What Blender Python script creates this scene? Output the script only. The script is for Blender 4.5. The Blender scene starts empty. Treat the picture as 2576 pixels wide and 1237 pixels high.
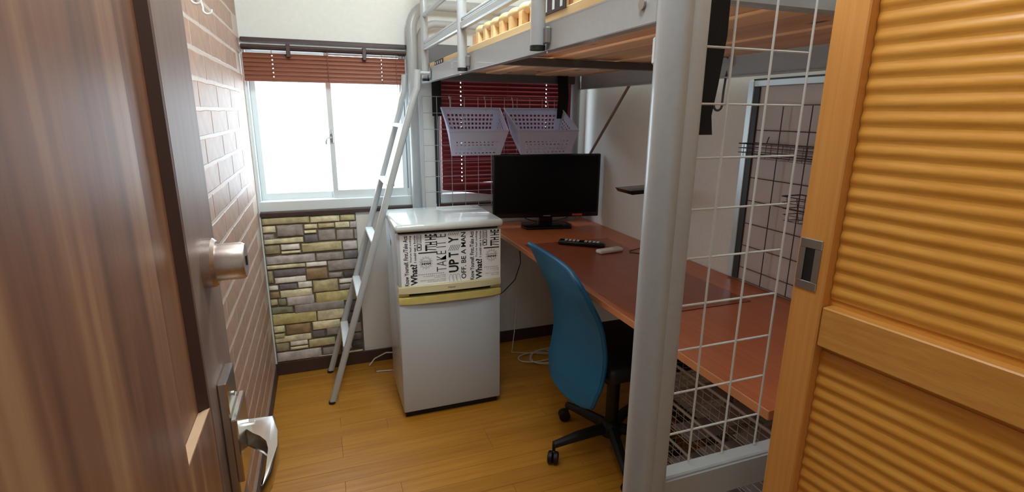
import bpy, bmesh, math, random
from mathutils import Vector, Matrix
random.seed(7)
scene = bpy.context.scene
COL = scene.collection

# ------------------------------------------------------------------ camera, light, exposure
cam_data = bpy.data.cameras.new('camera')
cam_data.sensor_width = 36.0
cam_data.lens = 1303.8 / 2576 * 36.0
cam_data.clip_start = 0.02
camera = bpy.data.objects.new('camera', cam_data)
COL.objects.link(camera)
_r = Vector((0.939058, -0.343643, 0.008867)); _u = Vector((0.077367, 0.236407, 0.968569)); _f = Vector((0.334938, 0.908857, -0.248587))
_m = Matrix((( _r.x, _u.x, -_f.x), (_r.y, _u.y, -_f.y), (_r.z, _u.z, -_f.z)))
camera.matrix_world = Matrix.Translation((0, 0, 1.372)) @ _m.to_4x4()
scene.camera = camera

world = bpy.data.worlds.new('world'); scene.world = world
world.use_nodes = True
world.node_tree.nodes['Background'].inputs[0].default_value = (0.75, 0.85, 1.0, 1)
world.node_tree.nodes['Background'].inputs[1].default_value = 0.10

def area_light(name, loc, size, power, color, rot=(0, 0, 0), shape='DISK', size_y=None):
    d = bpy.data.lights.new(name, 'AREA'); d.shape = shape; d.size = size
    if size_y: d.size_y = size_y
    d.energy = power; d.color = color
    o = bpy.data.objects.new(name, d); o.location = loc; o.rotation_euler = rot; COL.objects.link(o)
    return o
def point_light(name, loc, radius, power, color):
    d = bpy.data.lights.new(name, 'POINT'); d.shadow_soft_size = radius; d.energy = power; d.color = color
    o = bpy.data.objects.new(name, d); o.location = loc; COL.objects.link(o)
    return o
point_light('ceiling_light_source', (0.42, 1.45, 2.10), 0.12, 27.0, (0.82, 0.95, 1.0))
point_light('entry_light_source', (0.26, 0.56, 2.12), 0.10, 13.0, (0.90, 0.96, 1.0))
WINDOW_STRENGTH = 6.0

scene.view_settings.view_transform = 'Standard'
scene.view_settings.look = 'None'
scene.view_settings.gamma = 1.0
scene.view_settings.use_curve_mapping = False
scene.view_settings.exposure = 0.0

# ------------------------------------------------------------------ materials
def srgb(r, g, b):
    def f(c):
        c /= 255.0
        return c / 12.92 if c <= 0.04045 else ((c + 0.055) / 1.055) ** 2.4
    return (f(r), f(g), f(b), 1.0)

def new_mat(name):
    m = bpy.data.materials.new(name); m.use_nodes = True
    nt = m.node_tree
    return m, nt, nt.nodes['Principled BSDF']

def N(nt, typ, **kw):
    n = nt.nodes.new(typ)
    for k, v in kw.items(): setattr(n, k, v)
    return n

def plain(name, col, rough=0.5, metal=0.0, var=0.0, scale=30.0, bump=0.0, spec=0.5, rnd=0.0, emit=None, coat=0.0):
    """one colour with mild grain, relief and piece to piece variation"""
    m, nt, b = new_mat(name)
    b.inputs['Roughness'].default_value = rough
    b.inputs['Metallic'].default_value = metal
    b.inputs['Specular IOR Level'].default_value = spec
    b.inputs['Coat Weight'].default_value = coat
    b.inputs['Base Color'].default_value = col
    tc = N(nt, 'ShaderNodeTexCoord'); nz = N(nt, 'ShaderNodeTexNoise')
    nz.inputs['Scale'].default_value = scale; nz.inputs['Detail'].default_value = 4
    nt.links.new(tc.outputs['Object'], nz.inputs['Vector'])
    if var or rnd:
        hsv = N(nt, 'ShaderNodeHueSaturation'); hsv.inputs['Color'].default_value = col
        mr = N(nt, 'ShaderNodeMapRange')
        mr.inputs[1].default_value = 0.3; mr.inputs[2].default_value = 0.7
        mr.inputs[3].default_value = 1 - var; mr.inputs[4].default_value = 1 + var
        nt.links.new(nz.outputs['Fac'], mr.inputs[0])
        out = mr.outputs[0]
        if rnd:
            oi = N(nt, 'ShaderNodeObjectInfo'); m2 = N(nt, 'ShaderNodeMapRange')
            m2.inputs[3].default_value = 1 - rnd; m2.inputs[4].default_value = 1 + rnd
            nt.links.new(oi.outputs['Random'], m2.inputs[0])
            mu = N(nt, 'ShaderNodeMath', operation='MULTIPLY')
            nt.links.new(out, mu.inputs[0]); nt.links.new(m2.outputs[0], mu.inputs[1]); out = mu.outputs[0]
        nt.links.new(out, hsv.inputs['Value']); nt.links.new(hsv.outputs[0], b.inputs['Base Color'])
    if bump:
        bp = N(nt, 'ShaderNodeBump'); bp.inputs['Strength'].default_value = bump; bp.inputs['Distance'].default_value = 0.004
        nt.links.new(nz.outputs['Fac'], bp.inputs['Height']); nt.links.new(bp.outputs[0], b.inputs['Normal'])
    if emit:
        b.inputs['Emission Color'].default_value = emit[0]; b.inputs['Emission Strength'].default_value = emit[1]
    return m

def wood(name, c1, c2, axis=2, stretch=14.0, scale=9.0, rough=0.4, rnd=0.0, bump=0.05, coat=0.0, c3=None, knots=False):
    """grain running along an axis: noise squeezed across it"""
    m, nt, b = new_mat(name)
    b.inputs['Roughness'].default_value = rough; b.inputs['Coat Weight'].default_value = coat
    tc = N(nt, 'ShaderNodeTexCoord'); mp = N(nt, 'ShaderNodeMapping')
    sc = [stretch] * 3; sc[axis] = 0.7
    mp.inputs['Scale'].default_value = sc
    add = N(nt, 'ShaderNodeVectorMath', operation='ADD'); oi = N(nt, 'ShaderNodeObjectInfo')
    ml = N(nt, 'ShaderNodeMath', operation='MULTIPLY'); ml.inputs[1].default_value = 37.0 if rnd else 0.0
    nt.links.new(oi.outputs['Random'], ml.inputs[0])
    nt.links.new(tc.outputs['Object'], mp.inputs['Vector']); nt.links.new(mp.outputs[0], add.inputs[0]); nt.links.new(ml.outputs[0], add.inputs[1])
    n1 = N(nt, 'ShaderNodeTexNoise'); n1.inputs['Scale'].default_value = scale * 0.25; n1.inputs['Detail'].default_value = 5; n1.inputs['Distortion'].default_value = 0.6
    n2 = N(nt, 'ShaderNodeTexNoise'); n2.inputs['Scale'].default_value = scale; n2.inputs['Detail'].default_value = 6
    nt.links.new(add.outputs[0], n1.inputs['Vector']); nt.links.new(add.outputs[0], n2.inputs['Vector'])
    mx = N(nt, 'ShaderNodeMath', operation='MULTIPLY_ADD'); mx.inputs[1].default_value = 0.35
    nt.links.new(n2.outputs['Fac'], mx.inputs[0])
    m3 = N(nt, 'ShaderNodeMath', operation='MULTIPLY'); m3.inputs[1].default_value = 0.65
    nt.links.new(n1.outputs['Fac'], m3.inputs[0]); nt.links.new(m3.outputs[0], mx.inputs[2])
    cr = N(nt, 'ShaderNodeValToRGB')
    cr.color_ramp.elements[0].position = 0.36; cr.color_ramp.elements[0].color = c1
    cr.color_ramp.elements[1].position = 0.64; cr.color_ramp.elements[1].color = c2
    if c3:
        e = cr.color_ramp.elements.new(0.5); e.color = c3
    nt.links.new(mx.outputs[0], cr.inputs[0])
    hsv = N(nt, 'ShaderNodeHueSaturation'); mr = N(nt, 'ShaderNodeMapRange')
    mr.inputs[3].default_value = 1 - rnd; mr.inputs[4].default_value = 1 + rnd
    nt.links.new(oi.outputs['Random'], mr.inputs[0]); nt.links.new(mr.outputs[0], hsv.inputs['Value'])
    nt.links.new(cr.outputs[0], hsv.inputs['Color'])
    if knots:
        m4 = N(nt, 'ShaderNodeMapping'); m4.inputs['Scale'].default_value = (11.0, 4.2, 11.0)
        nt.links.new(tc.outputs['Object'], m4.inputs['Vector'])
        vo = N(nt, 'ShaderNodeTexVoronoi'); vo.inputs['Scale'].default_value = 1.0
        nt.links.new(m4.outputs[0], vo.inputs['Vector'])
        kr = N(nt, 'ShaderNodeValToRGB'); kr.color_ramp.elements[0].position = 0.08; kr.color_ramp.elements[0].color = (1, 1, 1, 1)
        kr.color_ramp.elements[1].position = 0.15; kr.color_ramp.elements[1].color = (0, 0, 0, 1)
        nt.links.new(vo.outputs['Distance'], kr.inputs[0])
        km = N(nt, 'ShaderNodeMix', data_type='RGBA'); km.inputs[7].default_value = srgb(96, 48, 28)
        nt.links.new(kr.outputs[0], km.inputs[0]); nt.links.new(hsv.outputs[0], km.inputs[6]); nt.links.new(km.outputs[2], b.inputs['Base Color'])
    else:
        nt.links.new(hsv.outputs[0], b.inputs['Base Color'])
    if bump:
        bp = N(nt, 'ShaderNodeBump'); bp.inputs['Strength'].default_value = bump; bp.inputs['Distance'].default_value = 0.002
        nt.links.new(n2.outputs['Fac'], bp.inputs['Height']); nt.links.new(bp.outputs[0], b.inputs['Normal'])
    return m

def emitter(name, col, strength):
    m, nt, b = new_mat(name)
    b.inputs['Base Color'].default_value = col
    b.inputs['Emission Color'].default_value = col; b.inputs['Emission Strength'].default_value = strength
    return m

M = {}
M['wall'] = plain('white_wallpaper', srgb(236, 237, 232), 0.75, var=0.02, scale=60, bump=0.08)
M['mortar'] = plain('pale_mortar', srgb(198, 180, 166), 0.5, var=0.05, scale=40, bump=0.1, spec=0.36)
M['brick'] = plain('pinkish_brick', srgb(170, 136, 116), 0.5, var=0.12, scale=22, bump=0.12, rnd=0.07, spec=0.36)
M['floor'] = wood('honey_floorboard', srgb(170, 112, 30), srgb(194, 135, 46), axis=0, stretch=16, scale=8, rough=0.4, rnd=0.06, bump=0.02)
M['floorgap'] = plain('dark_floor_gap', srgb(138, 92, 30), 0.6)
M['trimdark'] = plain('dark_brown_trim', srgb(70, 50, 44), 0.45, var=0.1)
M['door'] = wood('walnut_door', srgb(98, 64, 46), srgb(154, 116, 82), axis=2, stretch=14, scale=5.0, rough=0.4, bump=0.03, c3=srgb(126, 86, 62))
M['doorstile'] = wood('dark_door_stile', srgb(110, 88, 80), srgb(128, 104, 94), axis=2, stretch=14, scale=8, rough=0.45, bump=0.03)
M['orange'] = wood('orange_door_wood', srgb(208, 140, 64), srgb(222, 156, 80), axis=2, stretch=60, scale=7, rough=0.42, bump=0.03)
M['orangeh'] = wood('orange_slat_wood', srgb(212, 146, 56), srgb(226, 164, 74), axis=1, stretch=50, scale=7, rough=0.27, bump=0.02)
M['grooveshade'] = plain('groove_shade_tone', srgb(66, 40, 32), 0.5)  # shade of the recess side put into a darker brown
M['ledge'] = plain('pale_ledge_wood', srgb(206, 172, 138), 0.5, var=0.05)
M['chrome'] = plain('chrome', srgb(214, 212, 208), 0.2, 1.0)
M['bronze'] = plain('brushed_bronze', srgb(190, 176, 170), 0.34, 1.0, var=0.08, scale=200)
M['nickel'] = plain('satin_nickel', srgb(172, 168, 164), 0.38, 1.0)
M['dark'] = plain('black_recess', srgb(14, 13, 13), 0.6)
M['grey'] = plain('grey_bed_metal', srgb(168, 172, 174), 0.36, 0.0, var=0.03, scale=90, bump=0.03, coat=0.2)
M['greydark'] = plain('dark_grey_metal', srgb(96, 98, 100), 0.45)  # darker grey for cross bars, legs, wand and hook
M['ladder'] = plain('ladder_metal', srgb(186, 190, 190), 0.34, 0.1, coat=0.2)
M['rung'] = plain('pale_rung', srgb(222, 228, 228), 0.4)
M['pine'] = wood('pine_plank', srgb(234, 176, 128), srgb(250, 212, 168), axis=1, stretch=16, scale=6, rough=0.5, rnd=0.16, bump=0.05, knots=True)
M['pinepale'] = wood('pale_pine', srgb(222, 186, 130), srgb(240, 210, 160), axis=1, stretch=16, scale=6, rough=0.5, rnd=0.05)
M['black'] = plain('matt_black', srgb(16, 16, 17), 0.55)
M['strap'] = plain('black_webbing', srgb(13, 13, 14), 0.85, bump=0.3, scale=300)
M['gloss'] = plain('gloss_black', srgb(7, 7, 8), 0.16)
M['screen'] = plain('dark_screen', srgb(5, 5, 7), 0.25, spec=0.2)
M['desk'] = wood('cherry_desk', srgb(180, 96, 56), srgb(198, 112, 68), axis=1, stretch=14, scale=10, rough=0.3, bump=0.01)
M['deskedge'] = plain('pale_desk_edge', srgb(206, 138, 92), 0.45, var=0.05)
M['mat'] = plain('reddish_desk_mat', srgb(150, 78, 48), 0.26, var=0.04, scale=12)
M['fridge'] = plain('fridge_white', srgb(190, 197, 203), 0.32, coat=0.3)
M['fridgetop'] = plain('fridge_lid', srgb(218, 224, 222), 0.14, coat=0.6)
M['cream'] = plain('cream_plastic', srgb(224, 214, 172), 0.35)
M['yellowed'] = plain('yellowed_plastic', srgb(214, 198, 118), 0.35, var=0.06)
M['paper'] = plain('sticker_paper', srgb(250, 251, 252), 0.5)
M['ink'] = plain('black_ink', srgb(20, 20, 22), 0.6)
M['inkgrey'] = plain('grey_ink', srgb(128, 128, 128), 0.6)
M['blue'] = plain('teal_blue_chair', srgb(0, 94, 136), 0.5, bump=0.1, scale=400)
M['frame'] = plain('white_window_frame', srgb(226, 232, 232), 0.4)
M['pane'] = emitter('bright_frosted_glass', (0.74, 0.89, 1.0, 1), WINDOW_STRENGTH)

M['wire'] = plain('white_coated_wire', srgb(214, 214, 210), 0.4)
M['wireshaded'] = plain('shade_toned_wire', srgb(86, 80, 78), 0.4, 0.2)  # wire by the right wall: its shade is put into the colour
M['wiregrey'] = plain('grey_wire', srgb(172, 168, 166), 0.4, 0.0)
M['basketgrey'] = plain('grey_shelf_sheet', srgb(180, 178, 178), 0.5)
M['aluminium'] = plain('aluminium', srgb(196, 206, 208), 0.35, 0.4)
M['board'] = plain('pale_wall_board', srgb(206, 196, 192), 0.5, var=0.03, scale=8)
M['boarddark'] = plain('dark_board_edge', srgb(36, 44, 48), 0.5)
M['whitecable'] = plain('white_cable', srgb(224, 222, 214), 0.5)
M['blackcable'] = plain('black_cable', srgb(18, 16, 16), 0.5)
M['bluetag'] = plain('blue_tag', srgb(40, 140, 170), 0.5)
M['redlabel'] = plain('red_label', srgb(190, 84, 84), 0.5)
M['bracegrey'] = plain('brown_grey_bar', srgb(138, 120, 106), 0.5)
M['plate'] = plain('dark_purple_plate', srgb(62, 40, 42), 0.5)
M['lampglass'] = emitter('lamp_diffuser', (1.0, 0.88, 0.72, 1), 2.0)
M['whiteplastic'] = plain('white_plastic', srgb(228, 224, 216), 0.4)

def slat_material():
    m, nt, b = new_mat('redwood_blind')
    b.inputs['Base Color'].default_value = srgb(136, 78, 54); b.inputs['Roughness'].default_value = 0.4
    tc = N(nt, 'ShaderNodeTexCoord'); mp = N(nt, 'ShaderNodeMapping'); mp.inputs['Scale'].default_value = (2, 40, 40)
    nz = N(nt, 'ShaderNodeTexNoise'); nz.inputs['Scale'].default_value = 6
    cr = N(nt, 'ShaderNodeValToRGB'); cr.color_ramp.elements[0].color = srgb(118, 66, 46); cr.color_ramp.elements[1].color = srgb(146, 86, 60)
    nt.links.new(tc.outputs['Object'], mp.inputs[0]); nt.links.new(mp.outputs[0], nz.inputs['Vector']); nt.links.new(nz.outputs['Fac'], cr.inputs[0]); nt.links.new(cr.outputs[0], b.inputs['Base Color'])
    return m
M['slat'] = slat_material()
def thin_slat_material():
    m, nt, b = new_mat('dark_red_blind')
    b.inputs['Base Color'].default_value = srgb(116, 28, 32); b.inputs['Roughness'].default_value = 0.4
    tr = N(nt, 'ShaderNodeBsdfTranslucent'); tr.inputs[0].default_value = srgb(150, 10, 40)
    mx = N(nt, 'ShaderNodeMixShader'); mx.inputs[0].default_value = 0.10
    out = nt.nodes['Material Output']
    nt.links.new(b.outputs[0], mx.inputs[1]); nt.links.new(tr.outputs[0], mx.inputs[2]); nt.links.new(mx.outputs[0], out.inputs[0])
    return m
M['slatred'] = thin_slat_material()
def plastic_material():
    m, nt, b = new_mat('translucent_white_plastic')
    b.inputs['Base Color'].default_value = srgb(226, 230, 244); b.inputs['Roughness'].default_value = 0.35
    tr = N(nt, 'ShaderNodeBsdfTranslucent'); tr.inputs[0].default_value = srgb(226, 228, 246)
    mx = N(nt, 'ShaderNodeMixShader'); mx.inputs[0].default_value = 0.4
    nt.links.new(b.outputs[0], mx.inputs[1]); nt.links.new(tr.outputs[0], mx.inputs[2]); nt.links.new(mx.outputs[0], nt.nodes['Material Output'].inputs[0])
    return m
M['basket'] = plastic_material()
STONE = {k: plain('stone_' + n, srgb(*[min(255, int(v * 1.10 + 6)) for v in c]), 0.6, var=0.26, scale=30, bump=0.9) for k, n, c in (
    ('o', 'olive', (176, 164, 124)), ('y', 'yellow', (182, 168, 112)), ('c', 'cream', (206, 196, 160)), ('w', 'white', (222, 216, 204)),
    ('g', 'grey', (142, 134, 128)), ('d', 'dark_grey', (106, 100, 102)), ('k', 'charcoal', (72, 68, 68)), ('l', 'light_grey', (176, 168, 164)),
    ('e', 'olive_grey', (146, 136, 106)), ('b', 'brown', (142, 118, 86)), ('t', 'green_grey', (122, 122, 98)))}
M['stonegap'] = plain('stone_joint', srgb(104, 94, 76), 0.8, var=0.2)

# ------------------------------------------------------------------ mesh helpers
ORIGIN = {}
class MB:
    def __init__(self): self.bm = bmesh.new()
    def box(self, x0, y0, z0, x1, y1, z1, bev=0.0, seg=1, mat=None):
        bm = self.bm
        c = Vector(((x0 + x1) / 2, (y0 + y1) / 2, (z0 + z1) / 2))
        mt = Matrix.Translation(c) @ Matrix.Diagonal((abs(x1 - x0), abs(y1 - y0), abs(z1 - z0), 1))
        r = bmesh.ops.create_cube(bm, size=1.0, matrix=mt)
        vs = r['verts']
        if bev:
            es = list({e for v in vs for e in v.link_edges})
            out = bmesh.ops.bevel(bm, geom=es, offset=bev, segments=seg, profile=0.5, affect='EDGES')
            vs = list({v for f in out['faces'] for v in f.verts} | {v for v in vs if v.is_valid})
        if mat is not None: bmesh.ops.transform(bm, matrix=mat, verts=vs)
        return self
    def tube(self, pts, r, n=8, caps=True, rb=None):
        """round bar along points; rb gives an elliptical second radius"""
        bm = self.bm; P = [Vector(p) for p in pts]; rings = []
        t = (P[1] - P[0]).normalized()
        up = Vector((0, 0, 1)) if abs(t.z) < 0.9 else Vector((0, 1, 0))
        a = t.cross(up).normalized()
        for i, p in enumerate(P):
            if i == 0: t2 = P[1] - P[0]
            elif i == len(P) - 1: t2 = P[-1] - P[-2]
            else: t2 = (P[i + 1] - P[i]).normalized() + (P[i] - P[i - 1]).normalized()
            t2.normalize()
            a = (a - t2 * a.dot(t2)).normalized(); b = t2.cross(a)
            rr = r[i] if isinstance(r, (list, tuple)) else r
            rings.append([bm.verts.new(p + a * math.cos(2 * math.pi * k / n) * rr + b * math.sin(2 * math.pi * k / n) * (rb or rr)) for k in range(n)])
        for i in range(len(rings) - 1):
            for k in range(n):
                bm.faces.new((rings[i][k], rings[i][(k + 1) % n], rings[i + 1][(k + 1) % n], rings[i + 1][k]))
        if caps:
            bm.faces.new(rings[0][::-1]); bm.faces.new(rings[-1])
        return self
    def prism(self, poly, axis, a, b, bev=0.0):
        """polygon in the two other axes, extruded along axis from a to b"""
        bm = self.bm
        def mk(p, v):
            q = list(p); q.insert(axis, v); return bm.verts.new(q)
        A = [mk(p, a) for p in poly]; B = [mk(p, b) for p in poly]
        fs = [bm.faces.new(A), bm.faces.new(B[::-1])]
        n = len(poly)
        for i in range(n): fs.append(bm.faces.new((A[i], B[i], B[(i + 1) % n], A[(i + 1) % n])))
        if bev:
            es = list({e for e in (set(fs[0].edges) | set(fs[1].edges))})
            bmesh.ops.bevel(bm, geom=es, offset=bev, segments=2, profile=0.5, affect='EDGES')
        return self
    def lathe(self, prof, c, axis=2, n=24):
        """profile of (radius, height) pairs turned about an axis through c"""
        bm = self.bm; c = Vector(c); rings = []
        for r, h in prof:
            ring = []
            for k in range(n):
                a = 2 * math.pi * k / n; u, v = r * math.cos(a), r * math.sin(a)
                d = (h, u, v) if axis == 0 else (v, h, u) if axis == 1 else (u, v, h)
                ring.append(bm.verts.new(c + Vector(d)))
            rings.append(ring)
        for i in range(len(rings) - 1):
            for k in range(n): bm.faces.new((rings[i][k], rings[i][(k + 1) % n], rings[i + 1][(k + 1) % n], rings[i + 1][k]))
        bm.faces.new(rings[0][::-1]); bm.faces.new(rings[-1])
        return self
    def build(self, name, mat, parent=None, loc=None, angle=0.6, xf=None):
        """links ONE mesh object; vertices are world coordinates"""
        bm = self.bm
        bmesh.ops.recalc_face_normals(bm, faces=bm.faces)
        if xf is not None: bmesh.ops.transform(bm, matrix=xf, verts=bm.verts)
        off = Vector(ORIGIN[parent.name]) if parent is not None else Vector(loc or (0, 0, 0))
        bmesh.ops.translate(bm, vec=-off, verts=bm.verts)
        me = bpy.data.meshes.new(name); bm.to_mesh(me); bm.free()
        for p in me.polygons: p.use_smooth = True
        me.set_sharp_from_angle(angle=angle)
        me.materials.append(mat)
        o = bpy.data.objects.new(name, me); COL.objects.link(o)
        if parent is not None: o.parent = parent; ORIGIN[o.name] = off
        else: o.location = off; ORIGIN[o.name] = off
        return o

def tag(o, label=None, cat=None, group=None, kind=None):
    if label: o['label'] = label
    if cat: o['category'] = cat
    if group: o['group'] = group
    if kind: o['kind'] = kind
    return o

def thing(name, loc, label, cat, group=None):
    o = bpy.data.objects.new(name, None); o.location = loc; o.empty_display_size = 0.05; COL.objects.link(o)
    ORIGIN[o.name] = Vector(loc)
    return tag(o, label, cat, group)

def structure(name, loc=(0, 0, 0)):
    o = bpy.data.objects.new(name, None); o.location = loc; COL.objects.link(o); ORIGIN[o.name] = Vector(loc); o['kind'] = 'structure'
    return o

def link_copy(src, loc, parent=None):
    o = src.copy(); COL.objects.link(o); o.location = loc
    if parent is not None: o.parent = parent
    return o

def arc(c, r, a0, a1, n, ax=(0, 2)):
    out = []
    for i in range(n + 1):
        a = math.radians(a0 + (a1 - a0) * i / n); p = list(c); p[ax[0]] += r * math.cos(a); p[ax[1]] += r * math.sin(a); out.append(tuple(p))
    return out

# ------------------------------------------------------------------ room shell
XL, XR, D, H = -0.305, 1.478, 2.793, 2.32
YB = -1.1
# floor: a dark base with single boards on it
fl = tag(MB().box(XL - 0.1, YB - 0.1, -0.06, XR + 0.1, D + 0.1, -0.012).build('floor', M['floorgap']), kind='structure')
row = 0.0756
y = D
k = 0
lens = [0.91, 0.62, 0.46]
while y > 0.55:
    x = XL
    first = random.choice([0.3, 0.5, 0.7, 0.9])
    L = first
    while x < XR - 0.01:
        x1 = min(x + L, XR)
        if XR - x1 < 0.12: x1 = XR
        MB().box(x + 0.0004, y - row + 0.0005, -0.012, x1 - 0.0004, y - 0.0005, 0.0, bev=0.0004).build('floorboard', M['floor'], fl)
        x = x1; L = 0.91
    y -= row
MB().box(XL, YB, -0.012, XR, y, -0.0002).build('subfloor', M['floor'], fl)
tag(MB().box(XL - 0.1, YB - 0.1, H, XR + 0.1, D + 0.1, H + 0.05).build('ceiling', M['wall']), kind='structure')

# left wall: mortar sheet carrying single bricks
wl = tag(MB().box(XL - 0.1, YB - 0.1, -0.02, XL, D + 0.1, H).build('wall_left', M['mortar']), kind='structure')
bh, bl, bt = 0.0795, 0.300, 0.0013
def brick_mesh(var):
    rnd = random.Random(var)
    mb = MB()
    n = 5; hh = (bh - 0.0075) / 2; hl = (bl - 0.010) / 2
    pts = []
    for i in range(n): pts.append((-hl + 2 * hl * i / (n - 1), -hh + rnd.uniform(0, 0.003)))
    for i in range(n): pts.append((hl - 2 * hl * i / (n - 1), hh - rnd.uniform(0, 0.003)))
    bm = mb.bm
    A = [bm.verts.new((0.0, p[0], p[1])) for p in pts]
    B = [bm.verts.new((bt, p[0] * 0.978, p[1] * 0.93)) for p in pts]
    m = len(pts)
    for i in range(m): bm.faces.new((A[i], A[(i + 1) % m], B[(i + 1) % m], B[i]))
    bm.faces.new(B)
    return mb.build('brick', M['brick'], wl, angle=0.1)
protos = [brick_mesh(i) for i in range(4)]
z0 = 1.376 - 17 * bh
cnt = 0
for r in range(0, 24):
    zc = z0 + (r + 0.5) * bh
    if zc < 0.08: continue
    yy = D - 0.03 - (0.150 if r % 2 else 0.0)
    while yy > 0.86:
        yc = yy - bl / 2
        if cnt < 4:
            b = protos[cnt]; b.location = (XL, yc, zc)
        else:
            b = link_copy(protos[random.randrange(4)], (XL, yc, zc), wl)
        cnt += 1
        yy -= bl
tag(MB().box(XL, 0.2, 0.0, XL + 0.008, D, 0.055, bev=0.002).build('baseboard_left', M['trimdark']), kind='structure')
tag(MB().box(XL + 0.001, D - 0.012, 0.07, XL + 0.008, D - 0.001, 1.66).build('trim_1', M['frame']), kind='structure')

# back wall, with the two window openings cut out of it
WZ0, WZ1 = 0.885, 1.690
w1 = (-0.30, 0.455); w2 = (0.605, 1.395)
bw = MB()
bw.box(XL - 0.1, D, -0.02, XR + 0.1, D + 0.09, WZ0).box(XL - 0.1, D, WZ1, XR + 0.1, D + 0.09, H)
bw.box(XL - 0.1, D, WZ0, w1[0], D + 0.09, WZ1).box(w1[1], D, WZ0, w2[0], D + 0.09, WZ1).box(w2[1], D, WZ0, XR + 0.1, D + 0.09, WZ1)
wb = tag(bw.build('wall_back', M['wall']), kind='structure')
tag(MB().box(XR, YB - 0.1, -0.02, XR + 0.1, D + 0.1, H).build('wall_right', M['wall']), kind='structure')
tag(MB().box(XL, D - 0.009, 0.0, XR, D, 0.073, bev=0.002).build('baseboard_back', M['trimdark']), kind='structure')
tag(MB().box(XR - 0.009, 0.6, 0.0, XR, D - 0.01, 0.073, bev=0.002).build('baseboard_right', M['trimdark']), kind='structure')
# closet front on the right of the doorway and the hall end behind the camera
tag(MB().box(1.02, YB, 0, 1.08, 0.30, H).build('wall_inner', M['wall']), kind='structure')
tag(MB().box(XL, YB - 0.06, 0, XR, YB, H).build('wall_front', M['wall']), kind='structure')

# stone panel on the back wall
STONES = "-299,820,-75,857,o;-72,818,71,853,c;74,820,148,853,o;-308,780,-236,816,c;-233,756,-108,817,g;-103,788,-39,814,c;-36,789,44,815,o;47,784,118,817,c;120,780,154,818,l;-304,745,-246,775,g;-105,766,-46,783,c;-108,718,-42,760,d;-38,722,45,781,g;50,720,135,775,g;138,721,153,774,g;-301,721,-112,751,c;-304,669,-226,716,e;-221,686,-132,718,w;-222,667,-129,682,c;-124,666,72,716,o;77,664,151,713,l;-303,614,-63,660,l;-59,614,77,659,g;81,615,149,659,d;-298,590,-114,612,c;-111,586,-9,614,w;-5,553,147,613,g;-301,516,-271,583,e;-266,547,-115,586,d;-113,517,-9,581,b;-5,515,66,548,g;70,513,141,545,k;-266,511,-116,545,w;45,481,128,509,w;-301,478,-253,505,w;-249,476,-163,509,d;-158,477,-90,513,w;-86,444,40,513,o;43,446,126,478,g;-303,435,-250,471,b;-247,432,-92,474,c;-78,381,132,444,y;-305,396,-263,431,o;-260,391,-223,430,t;-219,384,-86,437,l;68,321,145,381,d;-300,348,-194,386,t;-188,339,65,391,g;-300,284,-82,348,y;-77,284,62,347,c;63,256,143,317,d;-302,244,-242,284,c;-238,224,-115,283,b;-107,233,37,283,c;-111,189,-44,233,d;-39,192,30,243,g;39,194,144,251,g;-302,210,-244,240,o;-298,185,-117,224,c;32,145,143,190,d;-295,136,-230,185,e;-225,158,-137,189,w;-226,137,-137,154,c;-132,137,2,184,o;8,147,87,172,g;89,93,144,136,k;-295,73,-73,131,l;-66,84,27,126,g;32,93,85,140,g;-294,55,-122,74,c;-117,52,24,84,l;30,60,144,86,c"
sp = tag(MB().box(XL + 0.002, D - 0.004, 0.074, 0.153, D - 0.0002, 0.858).build('stone_panel', M['stonegap'], loc=(-0.07, D, 0.074)),
         'irregular grey, cream and olive stone cladding panel below the bright window', 'stone panel')
for s in STONES.split(';'):
    a = s.split(','); xa, za, xb, zb = [float(v) / 1000 for v in a[:4]]
    xa = max(xa, XL + 0.009); zb = min(zb, 0.857); za = max(za, 0.075); xb = min(xb, 0.153)
    if xb - xa < 0.008 or zb - za < 0.006: continue
    g = 0.0006; xa += g; xb -= g; za += g; zb -= g
    w, h = xb - xa, zb - za; j = min(0.004, 0.12 * h); e = min(0.0042, h * 0.16, w * 0.16)
    ring = []
    nx = max(2, int(w / 0.03))
    for i in range(nx + 1):
        t = i / nx; ring.append((xa + w * t, za + (e * 0.5 if i in (0, nx) else random.uniform(0, j))))
    for i in range(nx + 1):
        t = 1 - i / nx; ring.append((xa + w * t, zb - (e * 0.5 if i in (0, nx) else random.uniform(0, j))))
    mb = MB(); bm = mb.bm; d = random.uniform(0.006, 0.011)
    cx, cz = (xa + xb) / 2, (za + zb) / 2
    A = [bm.verts.new((p[0], D - 0.004, p[1])) for p in ring]
    def inset(p, q): return (max(min(p[0], xb - q), xa + q), max(min(p[1], zb - q), za + q))
    B = [bm.verts.new((inset(p, e * 0.6)[0], D - 0.004 - d * 0.8, inset(p, e * 0.6)[1])) for p in ring]
    C = [bm.verts.new((inset(p, e * 1.5)[0], D - 0.004 - d - random.uniform(0, 0.002), inset(p, e * 1.5)[1])) for p in ring]
    n = len(ring)
    for P, Q in ((A, B), (B, C)):
        for i in range(n): bm.faces.new((P[i], P[(i + 1) % n], Q[(i + 1) % n], Q[i]))
    c0 = bm.verts.new((cx, D - 0.004 - d - 0.0015, cz))
    for i in range(n): bm.faces.new((C[i], C[(i + 1) % n], c0))
    mb.build('stone', STONE[a[4]], sp, angle=0.9)
tag(MB().box(0.156, D - 0.003, 0.085, 0.345, D - 0.0002, 0.838).build('plastic_sheet', M['whiteplastic'], loc=(0.25, D, 0.085)),
    'plain white sheet on the wall between stone panel and fridge', 'wall sheet')

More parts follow.
